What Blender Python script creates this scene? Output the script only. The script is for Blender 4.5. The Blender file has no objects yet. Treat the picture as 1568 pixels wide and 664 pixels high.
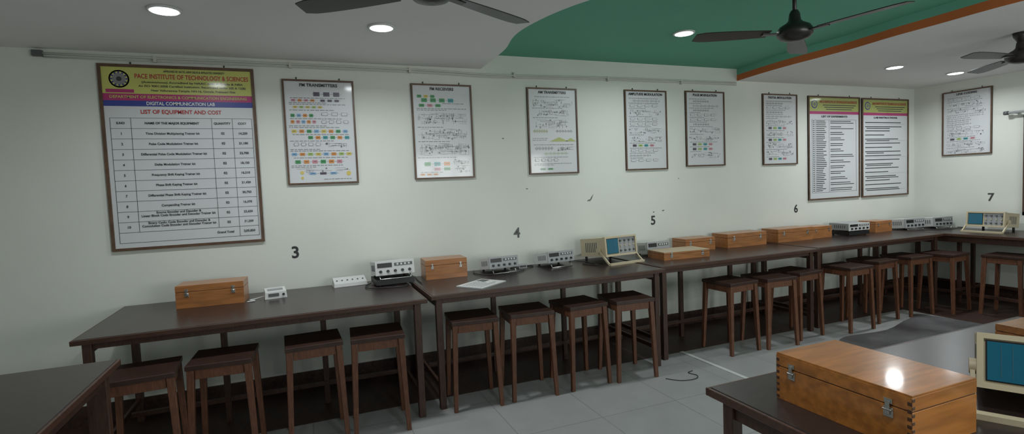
import bpy, bmesh, math, random
from mathutils import Matrix, Vector
random.seed(4)
SC = bpy.context.scene
SC.view_settings.view_transform = 'Standard'
SC.view_settings.look = 'None'
TAB, FL, W, CE, CU, XR, XL, YB = 0.75, -0.08, 4.549, 2.55, 2.68, 7.64, -2.4, -2.2

# ---------------------------------------------------------------- materials
def mat(name, col, rough=0.5, metal=0.0, var=0.0, scale=8.0, coat=0.0, spec=0.5, stretch=(1, 1, 1), col2=None, bump=0.0, emit=0.0):
    m = bpy.data.materials.new(name); m.use_nodes = True
    nt = m.node_tree; b = nt.nodes['Principled BSDF']
    b.inputs['Roughness'].default_value = rough
    b.inputs['Metallic'].default_value = metal
    b.inputs['Specular IOR Level'].default_value = spec
    b.inputs['Coat Weight'].default_value = coat
    b.inputs['Coat Roughness'].default_value = 0.08
    b.inputs['Base Color'].default_value = (*col, 1)
    if emit:
        b.inputs['Emission Color'].default_value = (*col, 1)
        b.inputs['Emission Strength'].default_value = emit
    if var or col2:
        tc = nt.nodes.new('ShaderNodeTexCoord'); mp = nt.nodes.new('ShaderNodeMapping')
        mp.inputs['Scale'].default_value = stretch
        nz = nt.nodes.new('ShaderNodeTexNoise'); nz.inputs['Scale'].default_value = scale
        nz.inputs['Detail'].default_value = 5
        rp = nt.nodes.new('ShaderNodeValToRGB')
        c2 = col2 if col2 else tuple(max(0, c * (1 - var)) for c in col)
        rp.color_ramp.elements[0].color = (*c2, 1); rp.color_ramp.elements[1].color = (*col, 1)
        rp.color_ramp.elements[0].position = 0.35; rp.color_ramp.elements[1].position = 0.65
        nt.links.new(tc.outputs['Object'], mp.inputs['Vector']); nt.links.new(mp.outputs[0], nz.inputs['Vector'])
        nt.links.new(nz.outputs['Fac'], rp.inputs['Fac']); nt.links.new(rp.outputs[0], b.inputs['Base Color'])
        if bump:
            bp = nt.nodes.new('ShaderNodeBump'); bp.inputs['Strength'].default_value = bump; bp.inputs['Distance'].default_value = 0.01
            nt.links.new(nz.outputs['Fac'], bp.inputs['Height']); nt.links.new(bp.outputs[0], b.inputs['Normal'])
    return m

M_wall = mat('wall_paint', (0.71, 0.735, 0.68), 0.75, var=0.05, scale=1.3, spec=0.2)
M_ceil = mat('ceiling_paint', (0.80, 0.79, 0.79), 0.8, var=0.03, scale=1.0, spec=0.2)
M_green = mat('green_paint', (0.14, 0.42, 0.30), 0.7, var=0.05, scale=1.0, spec=0.2)
M_teal = mat('teal_edge_paint', (0.20, 0.50, 0.38), 0.6, spec=0.2)
M_orange = mat('orange_edge_paint', (0.68, 0.18, 0.06), 0.6, spec=0.2)
M_skirt = mat('brown_granite', (0.06, 0.030, 0.023), 0.45, var=0.5, scale=40)
M_top = mat('dark_laminate', (0.034, 0.022, 0.020), 0.28, var=0.25, scale=14, stretch=(1, 5, 5))
M_lip = mat('table_edge_wood', (0.085, 0.038, 0.024), 0.4, var=0.35, scale=10, stretch=(1, 6, 6))
M_leg = mat('dark_leg_wood', (0.075, 0.034, 0.022), 0.45, var=0.4, scale=18, stretch=(5, 5, 1))
M_seat = mat('stool_seat_wood', (0.050, 0.024, 0.017), 0.35, var=0.35, scale=12, stretch=(1, 6, 1))
M_stl = mat('stool_leg_wood', (0.170, 0.066, 0.033), 0.45, var=0.4, scale=18, stretch=(5, 5, 1))
M_case = mat('varnished_case_wood', (0.42, 0.17, 0.055), 0.35, var=0.3, scale=7, stretch=(1, 7, 9), coat=0.3)
M_case2 = mat('honey_pine', (0.46, 0.17, 0.033), 0.28, var=0.38, scale=5, stretch=(8, 1, 9), coat=0.4)
M_caseD = mat('case_dark_line', (0.07, 0.03, 0.015), 0.5)
M_caseL = mat('case_pale_lid', (0.45, 0.36, 0.24), 0.5, var=0.1)
M_mat = mat('grey_vinyl_mat', (0.15, 0.15, 0.155), 0.3, col2=(0.06, 0.056, 0.058), var=0.5, scale=2.2)
M_steel = mat('nickel', (0.6, 0.6, 0.58), 0.25, metal=1.0)
M_white = mat('white_enamel', (0.62, 0.63, 0.62), 0.4)
M_grey = mat('grey_enamel', (0.34, 0.35, 0.36), 0.45)
M_dgrey = mat('dark_grey_panel', (0.10, 0.105, 0.11), 0.45)
M_black = mat('black_plastic', (0.012, 0.012, 0.013), 0.4)
M_cream = mat('cream_plastic', (0.58, 0.50, 0.34), 0.45, var=0.06, scale=6)
M_blue = mat('teal_crt_glass', (0.008, 0.13, 0.21), 0.15, coat=0.3)
M_fan = mat('fan_brown_enamel', (0.022, 0.018, 0.018), 0.35)
M_pipe = mat('white_conduit', (0.55, 0.56, 0.52), 0.5)
M_frame = mat('poster_frame_wood', (0.13, 0.075, 0.045), 0.4, var=0.3, scale=20)
G = dict(rough=0.35, coat=0.75)
M_sheet = mat('poster_sheet', (0.62, 0.64, 0.66), **G)
M_yel = mat('print_yellow', (0.56, 0.58, 0.15), **G)
M_yel2 = mat('print_olive_yellow', (0.40, 0.44, 0.13), **G)
M_mag = mat('print_magenta', (0.42, 0.03, 0.16), **G)
M_navy = mat('print_navy', (0.03, 0.05, 0.28), **G)
M_red = mat('print_red', (0.45, 0.03, 0.03), **G)
M_ink = mat('print_ink', (0.03, 0.03, 0.035), **G)
M_pgrey = mat('print_grey', (0.22, 0.23, 0.24), **G)
M_ptxt = mat('print_white', (0.75, 0.75, 0.75), **G)
PAL = {k: mat('print_' + k, c, **G) for k, c in dict(green=(0.05, 0.28, 0.10), teal=(0.05, 0.30, 0.33), orange=(0.62, 0.25, 0.06),
      pink=(0.55, 0.25, 0.30), sky=(0.20, 0.38, 0.60), gold=(0.62, 0.50, 0.12), lime=(0.35, 0.50, 0.15), dark=(0.10, 0.08, 0.12), olive=(0.42, 0.46, 0.16)).items()}
M_lamp = mat('lamp_diffuser', (0.92, 0.98, 1.0), 0.5, emit=14.0)
M_paper = mat('booklet_paper', (0.50, 0.52, 0.52), 0.6)
M_glass = mat('window_pane', (0.30, 0.34, 0.36), 0.1)

def floor_mat():
    m = bpy.data.materials.new('floor_tile'); m.use_nodes = True; nt = m.node_tree; b = nt.nodes['Principled BSDF']
    tc = nt.nodes.new('ShaderNodeTexCoord'); br = nt.nodes.new('ShaderNodeTexBrick')
    br.offset = 0.0; br.inputs['Scale'].default_value = 1.0
    br.inputs['Brick Width'].default_value = 0.6; br.inputs['Row Height'].default_value = 0.6
    br.inputs['Mortar Size'].default_value = 0.003
    br.inputs['Color1'].default_value = (0.40, 0.405, 0.40, 1); br.inputs['Color2'].default_value = (0.37, 0.375, 0.37, 1)
    br.inputs['Mortar'].default_value = (0.24, 0.24, 0.24, 1)
    nz = nt.nodes.new('ShaderNodeTexNoise'); nz.inputs['Scale'].default_value = 5; nz.inputs['Detail'].default_value = 6
    mx = nt.nodes.new('ShaderNodeMix'); mx.data_type = 'RGBA'; mx.blend_type = 'MULTIPLY'; mx.inputs['Factor'].default_value = 0.25
    nt.links.new(tc.outputs['Object'], br.inputs['Vector']); nt.links.new(tc.outputs['Object'], nz.inputs['Vector'])
    nt.links.new(br.outputs['Color'], mx.inputs['A']); nt.links.new(nz.outputs['Fac'], mx.inputs['B'])
    nt.links.new(mx.outputs['Result'], b.inputs['Base Color'])
    b.inputs['Roughness'].default_value = 0.32
    return m
M_floor = floor_mat()

# ---------------------------------------------------------------- mesh builder
def link(o, parent=None):
    SC.collection.objects.link(o)
    if parent: o.parent = parent
    return o

class MB:
    def __init__(s):
        s.bm = bmesh.new(); s.mats = []; s.M = Matrix.Identity(4)
    def mi(s, m):
        if m not in s.mats: s.mats.append(m)
        return s.mats.index(m)
    def v(s, p): return s.bm.verts.new(s.M @ Vector(p))
    def face(s, vs, m, smooth=False):
        f = s.bm.faces.new(vs); f.material_index = s.mi(m); f.smooth = smooth; return f
    def quad(s, pts, m): return s.face([s.v(p) for p in pts], m)
    def hexa(s, b, t, m):
        vb = [s.v(p) for p in b]; vt = [s.v(p) for p in t]
        s.face(vb[::-1], m); s.face(vt, m)
        for i in range(4): s.face([vb[i], vb[(i + 1) % 4], vt[(i + 1) % 4], vt[i]], m)
    def box(s, x0, x1, y0, y1, z0, z1, m):
        s.hexa([(x0, y0, z0), (x1, y0, z0), (x1, y1, z0), (x0, y1, z0)], [(x0, y0, z1), (x1, y0, z1), (x1, y1, z1), (x0, y1, z1)], m)
    def ring(s, c, ax, r, n):
        ax = Vector(ax).normalized(); a = ax.orthogonal().normalized(); b = ax.cross(a)
        return [s.v(Vector(c) + (a * math.cos(2 * math.pi * i / n) + b * math.sin(2 * math.pi * i / n)) * r) for i in range(n)]
    def cyl(s, p0, p1, r0, m, r1=None, n=14, caps=True):
        if r1 is None: r1 = r0
        ax = Vector(p1) - Vector(p0)
        a = s.ring(p0, ax, r0, n); b = s.ring(p1, ax, r1, n)
        for i in range(n): s.face([a[i], a[(i + 1) % n], b[(i + 1) % n], b[i]], m, True)
        if caps: s.face(a[::-1], m); s.face(b, m)
    def lathe(s, c, prof, m, n=28):
        rings = [[s.v((c[0] + r * math.cos(2 * math.pi * i / n), c[1] + r * math.sin(2 * math.pi * i / n), c[2] + z)) for i in range(n)] for r, z in prof]
        for a, b in zip(rings, rings[1:]):
            for i in range(n): s.face([a[i], a[(i + 1) % n], b[(i + 1) % n], b[i]], m, True)
        s.face(rings[0][::-1], m); s.face(rings[-1], m)
    def tube(s, pts, r, m, n=8):
        pts = [Vector(p) for p in pts]; rings = []
        for i, p in enumerate(pts):
            d = pts[min(i + 1, len(pts) - 1)] - pts[max(i - 1, 0)]
            d.normalize(); up = Vector((0, 0, 1)) if abs(d.z) < 0.9 else Vector((0, 1, 0))
            a = d.cross(up).normalized(); b = a.cross(d)
            rings.append([s.v(p + (a * math.cos(2 * math.pi * k / n) + b * math.sin(2 * math.pi * k / n)) * r) for k in range(n)])
        for a, b in zip(rings, rings[1:]):
            for i in range(n): s.face([a[i], a[(i + 1) % n], b[(i + 1) % n], b[i]], m, True)
        s.face(rings[0][::-1], m); s.face(rings[-1], m)
    def mesh(s, name):
        bmesh.ops.recalc_face_normals(s.bm, faces=s.bm.faces)
        me = bpy.data.meshes.new(name); s.bm.to_mesh(me); s.bm.free()
        for m in s.mats: me.materials.append(m)
        return me
    def finish(s, name, loc=(0, 0, 0), rz=0.0, bevel=0.0, parent=None):
        return place(s.mesh(name), name, loc, rz, bevel, parent)

def place(me, name, loc=(0, 0, 0), rz=0.0, bevel=0.0, parent=None):
    o = bpy.data.objects.new(name, me); link(o, parent)
    o.location = loc; o.rotation_euler = (0, 0, rz)
    if bevel:
        b = o.modifiers.new('bevel', 'BEVEL'); b.width = bevel; b.segments = 2; b.limit_method = 'ANGLE'; b.angle_limit = math.radians(50)
    return o

def smooth_pts(pts, n=6):
    pts = [Vector(p) for p in pts]; out = []
    for i in range(len(pts) - 1):
        p0, p1, p2, p3 = pts[max(i - 1, 0)], pts[i], pts[i + 1], pts[min(i + 2, len(pts) - 1)]
        for k in range(n):
            t = k / n
            out.append(0.5 * ((2 * p1) + (p2 - p0) * t + (2 * p0 - 5 * p1 + 4 * p2 - p3) * t * t + (3 * p1 - p0 - 3 * p2 + p3) * t ** 3))
    out.append(pts[-1]); return out

FIT = []
def text(body, name, loc, rz, size, m, parent=None, width=None, align='LEFT', bold=0.0):
    cu = bpy.data.curves.new(name, 'FONT'); cu.body = body; cu.size = size; cu.align_x = align; cu.align_y = 'CENTER'
    cu.offset = bold; cu.resolution_u = 3; cu.materials.append(m)
    o = bpy.data.objects.new(name, cu); link(o, parent); o.location = loc; o.rotation_euler = (math.pi / 2, 0, rz)
    if width: FIT.append((o, width))
    return o

# ---------------------------------------------------------------- room shell
mb = MB(); mb.box(XL, XR, YB, W, FL - 0.1, FL, M_floor); mb.finish('floor')
mb = MB(); mb.box(XL, XR + 0.12, W, W + 0.12, FL, 2.85, M_wall); mb.finish('wall_back')
mb = MB(); mb.box(XL - 0.12, XL, YB, W, FL, 2.85, M_wall); mb.finish('wall_left')
mb = MB(); mb.box(XR, XR + 0.12, YB, W, FL, 2.85, M_wall); mb.finish('wall_right')
WINS = [(-1.2, 0.4), (2.3, 3.7), (4.1, 5.5)]; WZ = (0.95, 2.25)
mb = MB()
xs = [XL] + [a for w in WINS for a in w] + [XR]
for i in range(0, len(xs), 2): mb.box(xs[i], xs[i + 1], YB - 0.15, YB, FL, 2.85, M_wall)
for a, b in WINS:
    mb.box(a, b, YB - 0.15, YB, FL, WZ[0], M_wall); mb.box(a, b, YB - 0.15, YB, WZ[1], 2.85, M_wall)
mb.finish('wall_front')
for k, (a, b) in enumerate(WINS):
    mb = MB(); z0, z1 = WZ; t = 0.05
    mb.box(a, a + t, YB - 0.1, YB - 0.02, z0, z1, M_white); mb.box(b - t, b, YB - 0.1, YB - 0.02, z0, z1, M_white)
    mb.box(a + t, b - t, YB - 0.1, YB - 0.02, z0, z0 + t, M_white); mb.box(a + t, b - t, YB - 0.1, YB - 0.02, z1 - t, z1, M_white)
    for f in (1 / 3, 2 / 3):
        xx = a + (b - a) * f; mb.box(xx - .02, xx + .02, YB - 0.09, YB - 0.03, z0 + t, z1 - t, M_white)
    mb.finish('window_%d' % (k + 1))
    L = bpy.data.lights.new('window_daylight', 'AREA'); L.shape = 'RECTANGLE'; L.size = b - a; L.size_y = z1 - z0
    L.energy = [4, 50, 50][k]; L.color = (0.97, 1.0, 0.97)
    o = bpy.data.objects.new('window_daylight_%d' % (k + 1), L); link(o); o.location = ((a + b) / 2, YB - 0.13, (z0 + z1) / 2); o.rotation_euler = (math.pi / 2 + 0.25, 0, 0)

# ceiling with the S-curved recess
KL = [(4.549, 1.58), (4.2, 1.57), (3.85, 1.55), (3.56, 1.49), (3.35, 1.48), (3.12, 1.51), (2.92, 1.56), (2.72, 1.64), (2.45, 1.80), (2.1, 2.1), (1.6, 2.45), (0.8, 2.7), (0.0, 2.6), (-1.0, 2.2), (-2.2, 1.9)]
KR = [(4.549, 4.58), (4.2, 4.53), (3.85, 4.50), (3.5, 4.50), (3.2, 4.50), (2.8, 4.45), (2.48, 4.44), (2.03, 4.42), (1.4, 4.5), (0.6, 4.7), (-0.5, 4.7), (-2.2, 4.5)]
def interp(K, y):
    K = sorted(K)
    P = smooth_pts([(a, b, 0) for a, b in K], 6)
    for p, q in zip(P, P[1:]):
        if p.x - 1e-6 <= y <= q.x + 1e-6: return p.y + (q.y - p.y) * (y - p.x) / max(1e-9, q.x - p.x)
    return K[-1][1]
mb = MB(); N = 90; prev = None
for i in range(N + 1):
    y = YB + (W - YB) * i / N; l = interp(KL, y); r = interp(KR, y)
    row = [(XL, y, CE), (l, y, CE), (l, y, CU), (r, y, CU), (r, y, CE + 0.065), (r, y, CE), (XR, y, CE)]
    if prev:
        for j, m in enumerate([M_ceil, M_ceil, M_green, M_teal, M_orange, M_ceil]):
            mb.quad([prev[j], prev[j + 1], row[j + 1], row[j]], m)
    prev = row
mb.quad([(XL, YB, 2.86), (XR, YB, 2.86), (XR, W, 2.86), (XL, W, 2.86)], M_ceil)
mb.finish('ceiling')

# dark granite skirting + floor border
mb = MB(); mb.box(XL, XR, W - 0.015, W, FL, FL + 0.14, M_skirt); mb.finish('baseboard_back')
mb = MB(); mb.box(XR - 0.015, XR, YB, W - 0.015, FL, FL + 0.14, M_skirt); mb.finish('baseboard_right')
mb = MB(); mb.box(XL, XR - 0.015, 3.83, W - 0.015, FL, FL + 0.003, M_skirt); mb.box(6.25, XR - 0.015, YB, 3.83, FL, FL + 0.003, M_skirt); mb.finish('trim_1')
mb = MB(); mb.box(3.13, 3.165, 3.0, 3.83, FL, FL + 0.006, M_white); mb.finish('trim_2')
mb = MB(); cs = [(4.45, 3.28), (4.75, 3.44), (5.3, 3.40), (5.9, 3.55), (6.22, 3.45), (6.22, 1.2), (5.4, 1.0), (4.5, 1.15), (4.3, 2.2)]
cs = [(p.x, p.y) for p in smooth_pts([(a, b, 0) for a, b in cs] + [(cs[0][0], cs[0][1], 0)], 4)][:-1]
lo = [mb.v((a, b, FL)) for a, b in cs]; hi = [mb.v((a, b, FL + .004)) for a, b in cs]
mb.face(lo[::-1], M_mat); mb.face(hi, M_mat)
for i in range(len(cs)): mb.face([lo[i], lo[(i + 1) % len(cs)], hi[(i + 1) % len(cs)], hi[i]], M_mat)
mb.finish('floor_mat')

# conduit under the ceiling
mb = MB()
pts = [(-1.55, W - .018, 2.515), (0.9, W - .018, 2.515), (1.7, W - .018, 2.50), (3.0, W - .018, 2.52), (4.55, W - .018, 2.525)]
mb.tube(smooth_pts(pts, 5), 0.008, M_pipe)
mb.tube(smooth_pts([(p[0] + .01, W - .010, p[2] - 0.022) for p in pts], 5), 0.005, M_pipe)
mb.box(-1.60, -1.545, W - .03, W - .002, 2.495, 2.535, M_dgrey)
for x in (-0.9, 0.0, 0.94, 1.9, 2.9, 3.8): mb.box(x - .01, x + .01, W - .028, W - .002, 2.485, 2.528, M_pipe)
mb.finish('electrical_conduit')

# ---------------------------------------------------------------- downlights
def downlight(x, y, z, e=11, r=0.072):
    mb = MB()
    mb.lathe((x, y, z), [(r + .016, -0.0005), (r + .014, -0.010), (r, -0.012), (r, -0.008)], M_white)
    mb.lathe((x, y, z), [(r - .002, -0.006), (r - .004, -0.013), (0.02, -0.016)], M_lamp)
    o = mb.finish('ceiling_downlight')
    L = bpy.data.lights.new('downlight_lamp', 'AREA'); L.shape = 'DISK'; L.size = 0.13; L.energy = e; L.color = (0.93, 0.98, 1.0); L.spread = math.radians(160)
    k = bpy.data.objects.new('downlight_lamp', L); link(k, o); k.location = (x, y, z - 0.02)
for x, y, z, e in [(-0.63, 3.49, CE, 7), (0.56, 3.52, CE, 12), (2.99, 3.52, CU, 12), (5.75, 3.61, CE, 11), (6.88, 3.67, CE, 10),
                (-0.63, 0.6, CE, 5), (1.0, 0.6, CE, 10), (3.05, -1.35, CU, 12), (5.0, -0.3, CE, 12), (6.6, 0.6, CE, 9)]:
    downlight(x, y, z, e)

# ---------------------------------------------------------------- fans
def fan(x, y, z, ceil, angs, R):
    mb = MB()
    mb.lathe((x, y, 0), [(0.012, z + 0.05), (0.012, ceil)], M_fan, 12)
    mb.lathe((x, y, 0), [(0.015, ceil - 0.09), (0.05, ceil - 0.03), (0.055, ceil - 0.001)], M_fan, 20)
    mb.lathe((x, y, z), [(0.02, 0.13), (0.03, 0.11), (0.035, 0.07), (0.05, 0.055), (0.085, 0.035), (0.10, 0.012), (0.10, -0.018), (0.08, -0.038), (0.045, -0.05), (0.02, -0.055)], M_fan)
    for a in angs:
        T = Matrix.Translation((x, y, z)) @ Matrix.Rotation(math.radians(a), 4, 'Z')
        mb.M = T; mb.box(0.08, 0.20, -0.018, 0.018, -0.012, -0.004, M_fan)
        mb.M = T @ Matrix.Rotation(math.radians(9), 4, 'X')
        prev = None; n = 10
        for i in range(n + 1):
            t = i / n; xx = 0.16 + (R - 0.16) * t
            hw = 0.045 + 0.018 * math.sin(min(1, t * 1.3) * math.pi / 2) - (0.018 * max(0, t - 0.88) / 0.12)
            row = [mb.v((xx, s * hw, zz - 0.006 * t)) for s, zz in ((-1, -0.006), (1, -0.006), (1, -0.001), (-1, -0.001))]
            if prev:
                for k in range(4): mb.face([prev[k], prev[(k + 1) % 4], row[(k + 1) % 4], row[k]], M_fan)
            else: mb.face(row[::-1], M_fan)
            prev = row
        mb.face(prev, M_fan); mb.M = Matrix.Identity(4)
    mb.finish('ceiling_fan')
fan(0.60, 2.35, 2.37, CE, (147, 27, -93), 0.64)
fan(2.85, 2.37, 2.35, CU, (158, 38, -82), 0.61)
fan(5.45, 2.45, 2.36, CE, (175, 55, -65), 0.62)

# ---------------------------------------------------------------- lab tables
def table(x0, x1, y0, y1, shelf=True, name='lab_table'):
    mb = MB(); w, d = x1 - x0, y1 - y0; z1 = TAB - FL; t = 0.03
    mb.box(0.012, w - .012, 0.012, d - .012, z1 - t + .002, z1, M_top)
    mb.box(0, w, 0, 0.012, z1 - t, z1 - .002, M_lip); mb.box(0, w, d - 0.012, d, z1 - t, z1 - .002, M_lip)
    mb.box(0, 0.012, 0.012, d - 0.012, z1 - t, z1 - .002, M_lip); mb.box(w - 0.012, w, 0.012, d - 0.012, z1 - t, z1 - .002, M_lip)
    a = 0.07; L = 0.045; i = 0.04
    for xx in (i, w - i - L):
        for yy in (i, d - i - L):
            mb.box(xx, xx + L, yy, yy + L, 0, z1 - t, M_leg)
    mb.box(i + L, w - i - L, i + .012, i + .032, z1 - t - a + .03, z1 - t, M_leg); mb.box(i + L, w - i - L, d - i - .03, d - i - .01, z1 - t - a, z1 - t, M_leg)
    for xx in (i + .012, w - i - .032):
        mb.box(xx, xx + .02, i + L, d - i - L, z1 - t - a, z1 - t, M_leg)
        mb.box(xx, xx + .02, i + L, d - i - L, 0.14, 0.175, M_leg)
    mb.box(i + L, w - i - L, d * .62, d * .62 + .03, 0.14, 0.17, M_leg)
    for f in (1 / 3, 2 / 3): mb.box(w * f - .02, w * f + .02, d * .62, d * .62 + .035, 0.17, z1 - t, M_leg)
    for f in (1 / 3, 2 / 3): mb.box(w * f - .02, w * f + .02, d * .62 , d * .62 + .035, 0.0, 0.14, M_leg)
    return mb.finish(name, (x0, y0, FL), 0, 0.003)
table(-1.20, 0.77, 3.52, 4.51)
table(0.81, 2.80, 3.58, 4.51)
table(2.83, 4.74, 3.68, 4.51)
table(4.77, 6.78, 3.72, 4.51)
table(6.81, 7.60, 2.40, 4.50)
table(-1.83, -0.83, 1.05, 3.0)
table(1.30, 3.25, 0.50, 1.46)

# ---------------------------------------------------------------- stools
def stool_mesh():
    mb = MB(); H = 0.56 - FL; s = 0.17
    mb.box(-s, s, -s, s, H - 0.028, H, M_seat)
    a = 0.145
    for sx in (-1, 1):
        for sy in (-1, 1):
            tx, ty = sx * a, sy * a; bx, by = sx * (a + .022), sy * (a + .022)
            r, q = 0.019, 0.014
            mb.hexa([(bx - q, by - q, 0), (bx + q, by - q, 0), (bx + q, by + q, 0), (bx - q, by + q, 0)],
                    [(tx - r, ty - r, H - .028), (tx + r, ty - r, H - .028), (tx + r, ty + r, H - .028), (tx - r, ty + r, H - .028)], M_stl)
    for sgn in (-1, 1):
        mb.box(-a + .02, a - .02, sgn * a - .01, sgn * a + .01, H - .085, H - .028, M_stl)
        mb.box(sgn * a - .01, sgn * a + .01, -a + .02, a - .02, H - .085, H - .028, M_stl)
    return mb.mesh('wooden_stool')
SM = stool_mesh()
for x, y, r in [(-0.86, 3.46, 4), (-0.47, 3.54, -3), (0.03, 3.63, 2), (0.43, 3.60, -4), (1.12, 3.68, -6), (1.55, 3.66, -5), (2.00, 3.66, 3), (2.42, 3.62, -5),
                (3.60, 3.70, 3), (4.03, 3.66, -4), (4.47, 3.74, 5), (5.08, 3.66, 0), (5.62, 3.76, 4), (6.15, 3.74, -3), (6.60, 3.62, 4), (6.86, 3.16, 4), (6.80, 2.72, -5)]:
    place(SM, 'wooden_stool', (x, y, FL), math.radians(r), 0.003)

# ---------------------------------------------------------------- wooden instrument cases
def case(x0, x1, y0, y1, h, rz=0, m=None, fingers=False, lid=None, latches=(0.16, 0.84), z=TAB):
    m = m or M_case; mb = MB(); w, d = x1 - x0, y1 - y0; ls = h * 0.72
    mb.box(-w/2, w/2, -d/2, d/2, 0, ls - .002, m)
    mb.box(-w/2 + .002, w/2 - .002, -d/2 + .002, d/2 - .002, ls - .002, ls + .001, M_caseD)
    mb.box(-w/2, w/2, -d/2, d/2, ls + .001, h - .006, m)
    mb.box(-w/2 + .001, w/2 - .001, -d/2 + .001, d/2 - .001, h - .006, h, lid or m)
    for f in latches:
        lx = -w/2 + w * f; k = min(1.0, w / 0.4) * 1.0
        mb.box(lx - .013*k, lx + .013*k, -d/2 - .003, -d/2, ls - .034*k, ls - .006, M_steel)
        mb.box(lx - .011*k, lx + .011*k, -d/2 - .004, -d/2, ls + .004, ls + .018*k, M_steel)
        mb.box(lx - .006*k, lx + .006*k, -d/2 - .008, -d/2 - .003, ls - .026*k, ls + .012*k, M_steel)
        mb.cyl((lx - .012*k, -d/2 - .007, ls - .012*k), (lx + .012*k, -d/2 - .007, ls - .012*k), .003, M_steel, n=8)
    for sx in (-1, 1):  # back hinges
        mb.box(sx * w * .3 - .02, sx * w * .3 + .02, d/2, d/2 + .002, ls - .012, ls + .012, M_steel)
    if fingers:
        n = 7
        for i in range(n):
            z0 = 0.004 + (h - .012) * i / n; z1 = z0 + (h - .012) / n * .5
            for sx in (-1, 1):
                xo = sx * (w/2 - .006)
                mb.box(xo - .006, xo + .006, -d/2 - .0006, -d/2 + .002, z0, z1, M_caseD)
                mb.box(sx * w/2 - (.002 if sx > 0 else .0006), sx * w/2 + (.0006 if sx > 0 else .002), -d/2 + .0, -d/2 + .012, z1, z1 + (z1 - z0) * .9, M_caseD)
    o = mb.finish('wooden_instrument_case', ((x0 + x1)/2, (y0 + y1)/2, z), math.radians(rz), 0.002)
    return o
case(-0.81, -0.39, 4.14, 4.36, 0.155, -3)
case(0.93, 1.28, 4.24, 4.46, 0.16, -2)
case(3.60, 3.98, 4.28, 4.49, 0.13)
case(4.12, 4.66, 4.25, 4.48, 0.145)
case(4.84, 5.36, 4.25, 4.48, 0.145, -1)
case(5.40, 5.71, 4.28, 4.48, 0.135)
case(6.42, 6.72, 4.25, 4.46, 0.135)
case(3.08, 3.58, 3.93, 4.20, 0.075, -4, lid=M_caseL)
o = case(-0.21, 0.21, -0.14, 0.14, 0.155, -90, M_case2, True, latches=(0.14, 0.86)); o.location = (1.58, 1.07, TAB)
case(2.60, 2.98, 0.95, 1.24, 0.10)

# ---------------------------------------------------------------- bench instruments
def knob(mb, x, z, y, r=.011, m=None):
    mb.cyl((x, y, z), (x, y - .014, z), r, m or M_black, r1=r * .85, n=12)

def instrument(x, y, w, d, h, rz=0, tilt=8, body=None, panel=None, name='function_generator', base=False, z=TAB):
    body = body or M_grey; panel = panel or M_white; mb = MB(); lift = 0.025
    zb = 0.0
    if base:
        mb.box(-w/2, w/2, 0.0, d, 0.012, 0.055, M_black); zb = .055
        for sx in (-1, 1):
            for yy in (.03, d - .03): mb.cyl((sx * (w/2 - .03), yy, 0), (sx * (w/2 - .03), yy, .012), .01, M_black)
    T = math.radians(-tilt)
    front = math.sin(math.radians(tilt)) * d
    mb.M = Matrix.Translation((0, d, zb + .01)) @ Matrix.Rotation(T, 4, 'X') @ Matrix.Translation((0, -d, 0))
    mb.box(-w/2, w/2, 0.008, d, 0, h, body)
    mb.box(-w/2 - .003, w/2 + .003, 0, 0.010, -0.003, h + .003, panel)
    mb.box(-w/2 + .012, -w/2 + w * .42, -.003, 0, h * .55, h * .88, M_black)      # display
    mb.box(-w/2 + w*.48, w/2 - .012, -.002, 0, h * .62, h * .84, M_dgrey)
    for i in range(5): knob(mb, -w/2 + w * (0.12 + 0.19 * i), h * .26, 0, min(.012, w * .04))
    for i in range(4): mb.box(-w/2 + w * (0.54 + i * .1), -w/2 + w * (0.59 + i * .1), -.006, -.002, h * .66, h * .80, M_white)
    for i in range(6): mb.box(w/2, w/2 + .0015, d * (.2 + .1 * i), d * (.24 + .1 * i), h * .3, h * .75, M_dgrey)
    for i in range(6): mb.box(-w/2 - .0015, -w/2, d * (.2 + .1 * i), d * (.24 + .1 * i), h * .3, h * .75, M_dgrey)
    mb.M = Matrix.Identity(4)
    fz = zb + .01 + front
    if tilt:
        for sx in (-1, 1): mb.tube([(sx * (w/2 - .03), .03, fz), (sx * (w/2 - .03), -.005, zb + .004)], .004, M_steel)
        mb.tube([(-(w/2 - .03), -.005, zb + .004), ((w/2 - .03), -.005, zb + .004)], .004, M_steel)
        for sx in (-1, 1): mb.cyl((sx * (w/2 - .03), d - .02, zb), (sx * (w/2 - .03), d - .02, zb + .012), .009, M_black)
    else:
        for sx in (-1, 1):
            for yy in (.03, d - .03): mb.cyl((sx * (w/2 - .03), yy, zb), (sx * (w/2 - .03), yy, zb + .012), .009, M_black)
    return mb.finish(name, (x, y, z), math.radians(rz), 0.002)

instrument(0.67, 4.17, 0.30, 0.24, 0.105, 3, 6, M_white, M_white, base=True)
instrument(1.60, 4.20, 0.27, 0.24, 0.095, 4, 9, M_white, M_grey)
instrument(2.15, 4.20, 0.27, 0.24, 0.095, 6, 9, M_white, M_grey)
instrument(3.24, 4.24, 0.26, 0.20, 0.11, 0, 6, M_white, M_grey)
instrument(6.02, 4.17, 0.32, 0.26, 0.08, -3, 0, M_grey, M_white, base=True)
instrument(7.02, 4.16, 0.30, 0.26, 0.11, -8, 4, M_white, M_grey)
instrument(7.40, 4.06, 0.28, 0.26, 0.11, -10, 4, M_white, M_grey)

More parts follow.
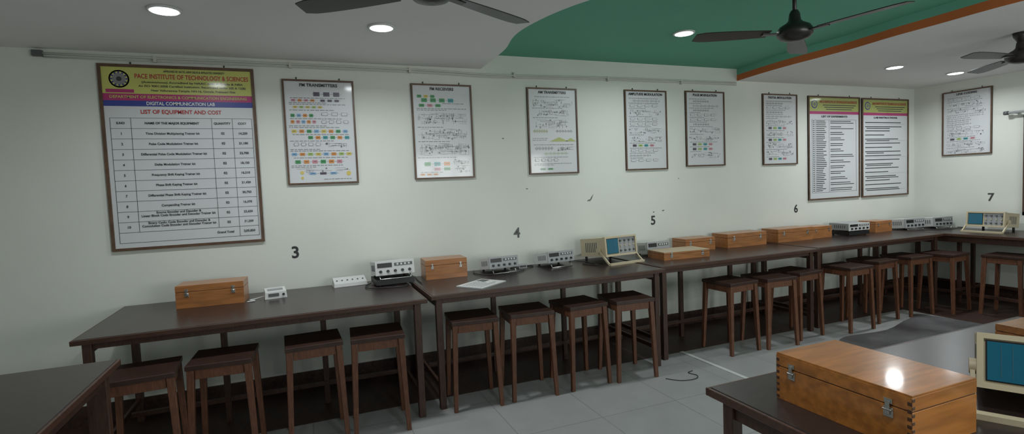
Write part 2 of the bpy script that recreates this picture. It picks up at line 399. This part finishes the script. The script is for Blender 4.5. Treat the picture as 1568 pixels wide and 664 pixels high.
def scope(x, y, w, d, h, rz, tilt=6, lift=.03, z=TAB, screen_w=.44, sm=None):
    mb = MB()
    mb.M = Matrix.Translation((0, 0, lift + math.sin(math.radians(tilt)) * d * .5)) @ Matrix.Translation((0, d/2, 0)) @ Matrix.Rotation(math.radians(-tilt), 4, 'X') @ Matrix.Translation((0, -d/2, 0))
    mb.box(-w/2 + .006, w/2 - .006, .03, d, 0.006, h - .006, M_cream)
    t = .016                                                   # front bezel
    mb.box(-w/2, w/2, 0, .035, h - t, h, M_cream); mb.box(-w/2, w/2, 0, .035, 0, t, M_cream)
    mb.box(-w/2, -w/2 + t, 0, .035, t, h - t, M_cream); mb.box(w/2 - t, w/2, 0, .035, t, h - t, M_cream)
    sx1 = -w/2 + w * screen_w
    mb.box(-w/2 + t, sx1 + .01, .010, .034, t, h - t, M_cream)
    mb.box(-w/2 + t + .004, sx1, .006, .012, t + .006, h - t - .004, M_black)
    mb.box(-w/2 + t + .008, sx1 - .004, .003, .007, t + .010, h - t - .008, sm or M_blue)
    for i in range(1, 8):
        xx = -w/2 + t + .014 + (sx1 - .018 + w/2 - t) * i / 8
        mb.box(xx - .0004, xx + .0004, .0024, .003, t + .02, h - t - .016, M_dgrey)
    mb.box(sx1 + .01, w/2 - t, .014, .034, t, h - t, M_grey)
    px0, px1 = sx1 + .028, w/2 - t - .016
    for r in range(3):
        for c in range(4): knob(mb, px0 + (px1 - px0) * c / 3, h * (.24 + .25 * r), .014, .010 if r != 1 else .007, M_dgrey if r != 1 else M_cream)
    for i in range(7):
        for s in (-1, 1):
            xx = s * (w/2 - .006); mb.box(min(xx, xx + s * .001), max(xx, xx + s * .001), d * (.35 + .07 * i), d * (.38 + .07 * i), h * .25, h * .75, M_dgrey)
    hub = mb.M @ Vector((0, d * .25, h * .35))
    mb.M = Matrix.Identity(4)
    for s in (-1, 1):                                          # carrying handle used as stand
        mb.cyl((s * (w/2 - .006), hub.y, hub.z), (s * (w/2 + .016), hub.y, hub.z), .024, M_cream, n=18)
        mb.hexa([(s * (w/2 + .008) - .006, -.075, 0), (s * (w/2 + .008) + .006, -.075, 0), (s * (w/2 + .008) + .006, -.045, 0), (s * (w/2 + .008) - .006, -.045, 0)],
                [(s * (w/2 + .008) - .006, hub.y - .015, hub.z), (s * (w/2 + .008) + .006, hub.y - .015, hub.z), (s * (w/2 + .008) + .006, hub.y + .015, hub.z), (s * (w/2 + .008) - .006, hub.y + .015, hub.z)], M_cream)
    mb.box(-w/2 - .012, w/2 + .012, -.078, -.048, 0, .018, M_cream)
    for s in (-1, 1): mb.cyl((s * (w/2 - .04), d - .03, 0), (s * (w/2 - .04), d - .03, lift + .012), .012, M_black)
    return mb.finish('oscilloscope', (x, y, z), math.radians(rz), 0.003)
scope(2.71, 4.08, 0.37, 0.38, 0.18, 7, screen_w=.42)
scope(7.17, 3.53, 0.36, 0.32, 0.17, -88)
scope(1.96, 0.79, 0.34, 0.30, 0.165, -61, tilt=13, lift=.004, screen_w=.70)

# small items on the benches
mb = MB(); mb.hexa([(-.075, -.05, 0), (.075, -.05, 0), (.075, .05, 0), (-.075, .05, 0)], [(-.07, -.045, .05), (.07, -.045, .05), (.07, .045, .07), (-.07, .045, .07)], M_white)
mb.box(-.05, .02, -.053, -.046, .018, .04, M_dgrey); knob(mb, .05, .028, -.048, .009)
mb.box(-.05, .05, -.02, .02, .055, .066, M_grey)
mb.tube(smooth_pts([(-.07, .0, .02), (-.13, .02, .006), (-.17, -.01, .006), (-.14, -.05, .006), (-.19, -.06, .006)], 6), .004, M_white)
mb.finish('small_power_meter', (-0.20, 4.20, TAB), math.radians(8), .003)
mb = MB(); mb.hexa([(-.13, -.06, 0), (.13, -.06, 0), (.13, .06, 0), (-.13, .06, 0)], [(-.125, -.055, .03), (.125, -.055, .03), (.125, .055, .065), (-.125, .055, .065)], M_white)
for i in range(6): mb.cyl((-.1 + .04 * i, -.01, .04), (-.1 + .04 * i, -.012, .052), .006, M_dgrey, n=8)
mb.finish('trainer_board', (0.34, 4.40, TAB), math.radians(4), .003)
mb = MB(); mb.box(-.16, .16, -.12, .12, 0, .006, M_paper); mb.box(-.158, .158, -.118, .118, .006, .008, M_white)
for i in range(7): mb.box(-.13, .06 + .05 * math.sin(i * 2), -.09 + .027 * i, -.083 + .027 * i, .008, .0085, M_dgrey)
mb.box(.06, .14, .02, .1, .008, .0085, M_dgrey)
mb.finish('printed_booklet', (1.26, 3.82, TAB), math.radians(35), 0)
mb = MB(); mb.box(-.04, .04, -.03, .03, 0, .035, M_grey); mb.box(-.03, .03, -.032, -.03, .01, .025, M_black)
mb.tube(smooth_pts([(.04, 0, .015), (.08, -.03, .005), (.12, .02, .005), (.10, .06, .005), (-.02, .07, .005), (-.10, .03, .005), (-.09, -.05, .005)], 6), .004, M_black)
mb.finish('power_adapter', (1.83, 4.37, TAB), 0, .002)
def cable(pts, name='coiled_cable', r=.004, m=None):
    mb = MB(); mb.tube(smooth_pts(pts, 8), r, m or M_black); mb.finish(name)
z = TAB + .007
cable([(0.50, 4.35, z), (0.44, 4.22, z), (0.47, 4.12, z), (0.60, 4.07, z), (0.72, 4.06, z), (0.76, 4.12, z)])
cable([(0.86, 4.10, z), (0.86, 4.22, z), (0.87, 4.36, z), (0.88, 4.46, z)])
cable([(1.40, 4.45, z), (1.36, 4.3, z), (1.42, 4.18, z), (1.62, 4.12, z), (1.78, 4.2, z)])
cable([(2.33, 4.40, z), (2.38, 4.45, z), (2.43, 4.36, z), (2.46, 4.15, z), (2.42, 4.06, z), (2.36, 4.2, z)])
cable([(3.40, 4.42, z), (3.46, 4.35, z), (3.5, 4.28, z), (3.44, 4.22, z)])
cable([(7.56, 4.0, z), (7.54, 3.92, z), (7.3, 3.92, z), (7.1, 3.98, z), (6.9, 4.08, z)])
cable([(2.60, 3.36, FL + .005), (2.68, 3.27, FL + .005), (2.80, 3.25, FL + .005), (2.86, 3.30, FL + .005), (2.84, 3.38, FL + .005), (2.90, 3.40, FL + .005)], 'loose_wire', .003)

# ---------------------------------------------------------------- posters
class Poster:
    """local x to the right, -y out of the wall, z down from the top edge"""
    def __init__(s, base, rz, w, h, fr=0.018, name='framed_wall_chart'):
        s.b, s.rz, s.w, s.h, s.name, s.mb, s.T = base, rz, w, h, name, MB(), []
        mb = s.mb
        mb.box(0, w, -.010, -.001, -h, 0, M_sheet)
        mb.box(0, w, -.020, -.0008, -fr, 0, M_frame); mb.box(0, w, -.020, -.0008, -h, -h + fr, M_frame)
        mb.box(0, fr, -.020, -.0008, -h + fr, -fr, M_frame); mb.box(w - fr, w, -.020, -.0008, -h + fr, -fr, M_frame)
        for u in (.2, .8): mb.cyl((w * u, -.008, .004), (w * u, -.008, .018), .004, M_black, n=8); 
    def rect(s, u0, v0, u1, v1, m, lv=1):
        y = -.010 - .0012 * lv
        s.mb.box(u0 * s.w, u1 * s.w, y, -.0095, -v1 * s.h, -v0 * s.h, m)
    def outline(s, u0, v0, u1, v1, m=None, t=.0016):
        m = m or M_ink; a, b = t / s.w, t / s.h
        s.rect(u0, v0, u1, v0 + b, m, 2); s.rect(u0, v1 - b, u1, v1, m, 2); s.rect(u0, v0, u0 + a, v1, m, 2); s.rect(u1 - a, v0, u1, v1, m, 2)
    def disc(s, u, v, r, m, lv=2):
        c = (u * s.w, -.010 - .0012 * lv, -v * s.h); s.mb.cyl(c, (c[0], -.0095, c[2]), r, m, n=20)
    def tri(s, pts, m, lv=1):
        y = -.010 - .0012 * lv; s.mb.quad([(u * s.w, y, -v * s.h) for u, v in pts], m) if len(pts) == 4 else s.mb.face([s.mb.v((u * s.w, y, -v * s.h)) for u, v in pts], m)
    def text(s, u, v, body, size, m=None, width=None, align='LEFT', bold=0.0, lv=3):
        s.T.append((u, v, body, size, m or M_ink, width, align, bold, lv))
    def done(s):
        o = s.mb.finish(s.name, s.b, s.rz)
        for k, (u, v, body, size, m, width, align, bold, lv) in enumerate(s.T):
            cu = text(body, 'lettering_%d' % (k + 1), (u * s.w, -.010 - .0012 * lv, -v * s.h), 0, size, m, o, width * s.w if width else None, align, bold)
        return o

# big equipment list
P = Poster((-1.25, W, 2.465), 0, 0.985, 1.325, .02, 'equipment_list_board')
P.rect(.02, .015, .98, .155, M_yel); P.rect(.02, .155, .98, .192, M_mag); P.rect(.02, .192, .98, .222, M_navy)
P.disc(.125, .078, .062, M_navy, 1); P.disc(.125, .078, .052, M_yel, 2); P.disc(.125, .078, .040, M_pgrey, 3)
for i in range(12):
    a = i * math.pi / 6
    P.disc(.125 + .046 * math.cos(a), .078 + .034 * math.sin(a), .006, M_navy, 4)
P.disc(.125, .078, .016, M_ink, 4)
P.rect(.04, .132, .21, .150, M_mag, 2)
P.text(.60, .032, 'APPROVED BY AICTE, NEW DELHI & AFFILIATED UNIVERSITY', .02, M_ink, .40, 'CENTER', .0004)
P.text(.59, .062, 'PACE INSTITUTE OF TECHNOLOGY & SCIENCES', .046, M_red, .74, 'CENTER', .0008)
P.text(.59, .092, '(Autonomous) Accredited by NAAC with A Grade & NBA', .02, M_ink, .66, 'CENTER', .0004)
P.text(.59, .113, 'An ISO 9001:2008 Certified Institution, Recognised under 2(f) & 12(B)', .02, M_ink, .70, 'CENTER', .0004)
P.text(.59, .136, 'Near Valluramma Temple, NH-16, Ongole, Prakasam Dist', .02, M_ink, .55, 'CENTER', .0004)
P.text(.5, .173, 'DEPARTMENT OF ELECTRONICS & COMMUNICATION ENGINEERING', .028, M_yel, .88, 'CENTER', .0003)
P.text(.5, .207, 'DIGITAL COMMUNICATION LAB', .034, M_ptxt, .44, 'CENTER', .0008)
P.text(.5, .252, 'LIST OF EQUIPMENT AND COST', .04, M_red, .52, 'CENTER', .0008)
c = [.05, .175, .69, .83, .965]; rows = ['Time Division Multiplexing Trainer kit', 'Pulse Code Modulation Trainer kit', 'Differential Pulse Code Modulation Trainer kit', 'Delta Modulation Trainer kit',
     'Frequency Shift Keying Trainer kit', 'Phase Shift Keying Trainer kit', 'Differential Phase Shift Keying Trainer kit', 'Companding Trainer kit',
     'Source Encoder and Decoder &\nLinear Block Code Encoder and Decoder Trainer kit', 'Binary Cyclic Code Encoder and Decoder &\nConvolution Code Encoder and Decoder Trainer kit']
cost = ['14,250', '21,100', '23,700', '18,150', '16,210', '21,420', '20,750', '16,370', '22,650', '31,250']
v0, v1 = .285, .958; n = 12; dv = (v1 - v0) / n
for i in range(n + 1): P.rect(c[0], v0 + dv * i - .0007, c[4], v0 + dv * i + .0007, M_ink, 2)
for k, x in enumerate(c): P.rect(x - .0012, v0, x + .0012, v1 - (dv if k in (1, 2) else 0), M_ink, 2)
for k, t in enumerate(['S.NO', 'NAME OF THE MAJOR EQUIPMENT', 'QUANTITY', 'COST']):
    P.text((c[k] + c[k + 1]) / 2, v0 + dv / 2, t, .022, M_ink, None, 'CENTER', .0008)
for i, t in enumerate(rows):
    v = v0 + dv * (i + 1.5)
    P.text((c[0] + c[1]) / 2, v, str(i + 1), .024, M_ink, None, 'CENTER', .0006)
    P.text((c[1] + c[2]) / 2, v - (.010 if '\n' in t else 0), t, .022, M_ink, None, 'CENTER', .0006)
    P.text((c[2] + c[3]) / 2, v, '02', .024, M_ink, None, 'CENTER', .0006)
    P.text((c[3] + c[4]) / 2, v, cost[i], .023, M_ink, None, 'CENTER', .0006)
P.text((c[2] + c[3]) / 2 + .03, v0 + dv * 11.5, 'Grand Total', .023, M_ink, None, 'RIGHT', .0006); P.text((c[3] + c[4]) / 2, v0 + dv * 11.5, '2,05,850', .023, M_ink, None, 'CENTER', .0006)
P.done()

def chart(base, rz, w, h, title, rows, seed):
    R = random.Random(seed); P = Poster(base, rz, w, h, .014)
    P.text(.5, .052, title, .034, M_ink, None, 'CENTER', .0010)
    for row in rows:
        kind = row[0]
        if kind == 'blocks':
            _, v, u0, u1, n, bh, pal = row; st = (u1 - u0) / n; mid = v + bh / 2
            P.rect(u0, mid - .0008, u1, mid + .0008, M_ink, 1)
            for i in range(n):
                a = u0 + st * i + st * .15; b = a + st * .62
                P.rect(a, v, b, v + bh, PAL[pal[i % len(pal)]], 2)
                P.rect(a + st * .12, mid - .003, b - st * .12, mid + .001, M_ink, 3)
        elif kind == 'open':
            _, v, u0, u1, n, bh = row; st = (u1 - u0) / n
            P.rect(u0, v + bh / 2 - .0008, u1, v + bh / 2 + .0008, M_pgrey, 1)
            for i in range(n):
                a = u0 + st * i + st * .15; b = a + st * .6
                P.rect(a, v, b, v + bh, M_sheet, 2); P.outline(a, v, b, v + bh, M_pgrey)
        elif kind == 'text':
            _, v, u0, u1 = row
            u = u0
            while u < u1 - .03:
                l = R.uniform(.02, .07); P.rect(u, v, min(u + l, u1), v + .0065, M_pgrey, 1); u += l + .012
        elif kind == 'circuit':
            _, v, u0, u1, bh, k = row; k = int(k * 1.6)
            for i in range(k):
                uu = R.uniform(u0, u1 - .12); vv = v + R.uniform(0, bh); l = R.uniform(.06, .2)
                P.rect(uu, vv, min(uu + l, u1), vv + .0022, M_pgrey, 1)
                uu = R.uniform(u0, u1); vv = v + R.uniform(0, bh * .7)
                P.rect(uu, vv, uu + .0035, vv + bh * .35, M_pgrey, 1)
                if i % 3 == 0: P.disc(R.uniform(u0, u1), v + R.uniform(0, bh), .007, M_pgrey, 1)
                if i % 5 == 1:
                    uu = R.uniform(u0, u1 - .06); vv = v + R.uniform(0, bh * .7); P.outline(uu, vv, uu + .05, vv + .02, M_pgrey)
        elif kind == 'wave':
            _, v, u0, u1, amp, m = row; N = 22
            P.rect(u0, v - .0008, u1, v + .0008, M_pgrey, 1)
            for i in range(N):
                a = u0 + (u1 - u0) * i / N; hh = amp * abs(math.sin(i * .9 + seed)) + .002
                P.rect(a, v - hh, a + .006, v + hh, m, 1)
        elif kind == 'tri':
            _, v, u0, u1, hh, c = row
            P.tri([(u0, v), (u1, v), ((u0 + u1) / 2, v - hh)], PAL[c], 2)
        elif kind == 'disc':
            _, v, u, r, c = row; P.disc(u, v, r, PAL[c], 2)
    return P.done()

def rowsA():
    r = [('blocks', .115, .40, .82, 3, .04, ['dark']), ('text', .17, .1, .9), ('blocks', .185, .10, .45, 4, .022, ['pink', 'orange']), ('blocks', .185, .5, .8, 3, .022, ['dark']),
         ('text', .215, .08, .6), ('text', .23, .08, .9), ('blocks', .25, .12, .55, 5, .02, ['gold', 'lime']), ('text', .285, .08, .7), ('open', .31, .5, .92, 3, .03), ('blocks', .325, .08, .42, 4, .03, ['green', 'sky', 'orange']), ('text', .367, .08, .8),
         ('blocks', .385, .08, .45, 5, .03, ['orange', 'pink', 'sky']), ('open', .385, .5, .92, 4, .03), ('text', .435, .06, .6), ('text', .45, .06, .8), ('blocks', .475, .08, .9, 8, .03, ['gold', 'orange', 'green', 'sky']), ('text', .518, .1, .9),
         ('blocks', .535, .3, .92, 6, .03, ['green', 'orange', 'teal']), ('text', .58, .06, .7), ('open', .60, .1, .5, 4, .03), ('circuit', .60, .55, .92, .05, 5), ('text', .66, .06, .5), ('text', .675, .06, .9), ('blocks', .695, .06, .94, 8, .028, ['sky', 'orange', 'lime', 'gold']), ('text', .74, .1, .9),
         ('blocks', .765, .1, .8, 6, .034, ['green', 'orange', 'pink']), ('text', .815, .06, .8), ('text', .83, .06, .4), ('circuit', .845, .1, .9, .03, 5), ('blocks', .885, .28, .72, 3, .022, ['sky', 'dark']), ('disc', .885, .2, .014, 'gold'), ('disc', .90, .86, .018, 'gold'), ('disc', .935, .2, .011, 'gold'), ('text', .95, .5, .9)]
    return r
def rowsB():
    return [('blocks', .115, .08, .4, 3, .03, ['green', 'gold']), ('blocks', .15, .14, .72, 4, .04, ['green', 'green', 'green', 'teal']), ('text', .20, .5, .9), ('blocks', .21, .1, .5, 3, .03, ['green', 'pink']), ('text', .255, .08, .9), ('text', .27, .08, .6), ('circuit', .30, .08, .9, .12, 20),
            ('text', .45, .08, .5), ('circuit', .47, .08, .92, .11, 20), ('text', .60, .08, .6), ('circuit', .62, .08, .92, .13, 26), ('text', .77, .06, .7), ('circuit', .79, .64, .92, .06, 6),
            ('blocks', .82, .14, .62, 3, .04, ['green', 'teal', 'orange']), ('blocks', .88, .30, .62, 2, .03, ['pink', 'green']), ('text', .925, .1, .5), ('circuit', .86, .66, .92, .08, 6), ('blocks', .94, .08, .4, 3, .02, ['orange'])]
def rowsC():
    return [('text', .10, .15, .85), ('circuit', .13, .1, .9, .09, 14), ('text', .23, .1, .7), ('circuit', .25, .2, .85, .07, 12), ('text', .34, .1, .6), ('circuit', .36, .15, .8, .10, 12), ('wave', .50, .1, .4, .02, PAL['olive']), ('wave', .50, .55, .9, .015, M_pgrey),
            ('tri', .62, .42, .80, .05, 'olive'), ('tri', .62, .74, .96, .04, 'olive'), ('text', .58, .08, .38), ('text', .60, .08, .36), ('text', .655, .1, .9), ('wave', .70, .12, .5, .02, M_pgrey), ('circuit', .68, .55, .9, .05, 6), ('wave', .76, .3, .8, .015, PAL['lime']), ('text', .80, .1, .8), ('open', .82, .1, .6, 4, .03), ('text', .875, .1, .85), ('text', .89, .1, .5), ('blocks', .93, .2, .5, 2, .02, ['green'])]
def rowsD(s, g=1):
    R = random.Random(s); r = []; v = .10
    while v < .9:
        k = R.choice(['circuit', 'circuit', 'wave', 'wave', 'open', 'blocks'])
        r.append(('text', v, .1, R.uniform(.4, .9))); v += .018
        if k == 'circuit': r.append(('circuit', v, .1, .88, .07, 10)); v += .085
        elif k == 'wave': r.append(('wave', v + .016, R.choice([.1, .2]), R.choice([.6, .85]), .014, M_pgrey)); v += .042
        elif k == 'open': r.append(('open', v, .1, .8, 4, .03)); v += .045
        else: r.append(('blocks', v, .15, .7, 4, .03, ['dark', 'lime', 'teal', 'pink'])); v += .045
    return r
Y = W
chart((-0.07, Y, 2.40), 0, .54, .83, 'FM TRANSMITTERS', rowsA(), 1)
chart((0.94, Y, 2.40), 0, .54, .82, 'FM RECEIVERS', rowsB(), 2)
chart((2.02, Y, 2.40), 0, .525, .81, 'AM TRANSMITTERS', rowsC(), 3)
chart((3.09, Y, 2.41), 0, .515, .81, 'AMPLITUDE MODULATION', rowsD(11), 4)
chart((3.85, Y, 2.42), 0, .53, .80, 'PULSE MODULATION', rowsD(12), 5)
chart((4.94, Y, 2.42), 0, .54, .81, 'DIGITAL MODULATION', rowsD(23), 6)
chart((XR, 4.21, 2.435), -math.pi / 2, .52, .79, 'LINE CODING', rowsD(34), 7)

def listing(base, dense, seed):
    R = random.Random(seed); P = Poster(base, 0, .90, 1.245, .018, 'laboratory_notice_board')
    P.rect(.02, .015, .98, .145, M_yel2); P.rect(.02, .145, .98, .172, M_mag); P.disc(.12, .078, .05, M_navy, 2); P.disc(.12, .078, .038, M_yel2, 3); P.disc(.12, .078, .02, M_pgrey, 4)
    P.text(.58, .055, 'PACE INSTITUTE OF TECHNOLOGY & SCIENCES', .04, M_red, .72, 'CENTER', .001)
    for i in range(3): P.rect(.28 + .03 * i, .082 + .02 * i, .92 - .04 * i, .089 + .02 * i, M_ink, 2)
    P.text(.5, .195, 'LIST OF EXPERIMENTS' if dense else 'LAB INSTRUCTIONS', .03, M_ink, .5, 'CENTER', .001)
    if dense:
        P.outline(.07, .225, .93, .93)
        for i in range(38):
            v = .235 + i * .0182
            P.rect(.09, v, .12, v + .007, M_ink, 1)
            P.rect(.15, v, .15 + R.uniform(.12, .2), v + .007, M_ink, 1)
            if i % 3 != 2: P.rect(.42, v, .42 + R.uniform(.2, .47), v + .007, M_ink, 1)
        P.rect(.135, .225, .1375, .93, M_ink, 1); P.rect(.395, .225, .3975, .93, M_ink, 1)
    else:
        for i in range(17):
            v = .24 + i * .042
            P.rect(.07, v, .07 + R.uniform(.4, .86), v + .009, M_ink, 1)
            if i % 3 == 1: P.rect(.10, v + .017, .10 + R.uniform(.2, .8), v + .025, M_ink, 1)
            if i % 4 == 0: P.rect(.07, v + .02, .93, v + .0215, M_pgrey, 1)
    P.done()
listing((5.66, Y, 2.415), True, 5); listing((6.60, Y, 2.41), False, 6)

# bench numbers on the wall
for t, x, z in (('3', -.05, 1.03), ('4', 1.87, 1.05), ('5', 3.41, 1.07), ('6', 5.46, 1.08)):
    text(t, 'bench_number_sign', (x, W - .002, z), 0, .13, M_ink, None, None, 'CENTER', .003)
text('7', 'bench_number_sign', (XR - .002, 3.70, 1.12), -math.pi / 2, .13, M_ink, None, None, 'CENTER', .003)
# chipped-paint scuffs
mb = MB()
for x, z, l, a in ((2.68, 1.34, .05, 1.0), (2.65, 1.32, .025, .4), (1.77, 1.93, .012, .2), (1.99, 1.46, .014, 0), (3.54, 1.17, .02, .3), (3.42, 1.16, .012, .5), (3.75, 1.5, .01, 0)):
    c_, s_ = math.cos(a) * l, math.sin(a) * l
    mb.quad([(x - c_, W - .001, z - s_), (x + .004, W - .001, z - .006), (x + c_, W - .001, z + s_), (x - .006, W - .001, z + .005)], M_dgrey)
mb.finish('wall_scuff_marks')

# window on the right wall with a rod above
mb = MB(); y1, y0, z0, z1 = 3.39, 2.1, 0.92, 2.05
for a, b, c_, d in ((y0, y1, z1 - .04, z1), (y0, y1, z0, z0 + .04), (y0, y0 + .04, z0, z1), (y1 - .04, y1, z0, z1), ((y0 + y1) / 2 - .02, (y0 + y1) / 2 + .02, z0, z1)):
    mb.box(XR - .03, XR, a, b, c_, d, M_leg)
mb.box(XR - .012, XR - .001, y0 + .02, y1 - .02, z0 + .02, z1 - .02, M_glass); mb.finish('window_4')
mb = MB(); mb.cyl((XR - .07, 2.0, 2.09), (XR - .07, 3.52, 2.09), .014, M_grey); mb.cyl((XR - .07, 3.51, 2.09), (XR - .07, 3.55, 2.09), .022, M_dgrey)
for yy in (2.1, 3.45): mb.box(XR - .075, XR, yy - .01, yy + .01, 2.075, 2.105, M_grey)
mb.finish('curtain_rod')

bpy.context.view_layer.update()
for o, wdt in FIT:
    d = o.dimensions.x
    if d > 0: o.scale.x = wdt / d

# ---------------------------------------------------------------- world + camera
wd = bpy.data.worlds.new('world'); SC.world = wd; wd.use_nodes = True
wd.node_tree.nodes['Background'].inputs[0].default_value = (0.75, 0.85, 0.9, 1); wd.node_tree.nodes['Background'].inputs[1].default_value = 0.3

cam = bpy.data.cameras.new('camera'); co = bpy.data.objects.new('camera', cam); link(co); SC.camera = co
cam.sensor_width = 36; cam.lens = 808.46 / 1568 * 36; cam.clip_start = 0.05
yaw, pit, rol = 0.38190726, 0.05825511, 0.04132754
Fv = Vector((math.sin(yaw) * math.cos(pit), math.cos(yaw) * math.cos(pit), -math.sin(pit)))
R0 = Vector((math.cos(yaw), -math.sin(yaw), 0)); D0 = Fv.cross(R0)
Rv = R0 * math.cos(rol) + D0 * math.sin(rol); Dv = -R0 * math.sin(rol) + D0 * math.cos(rol)
m3 = Matrix((Rv, -Dv, -Fv)).transposed()
co.matrix_world = Matrix.Translation((0, 0, 1.49)) @ m3.to_4x4()
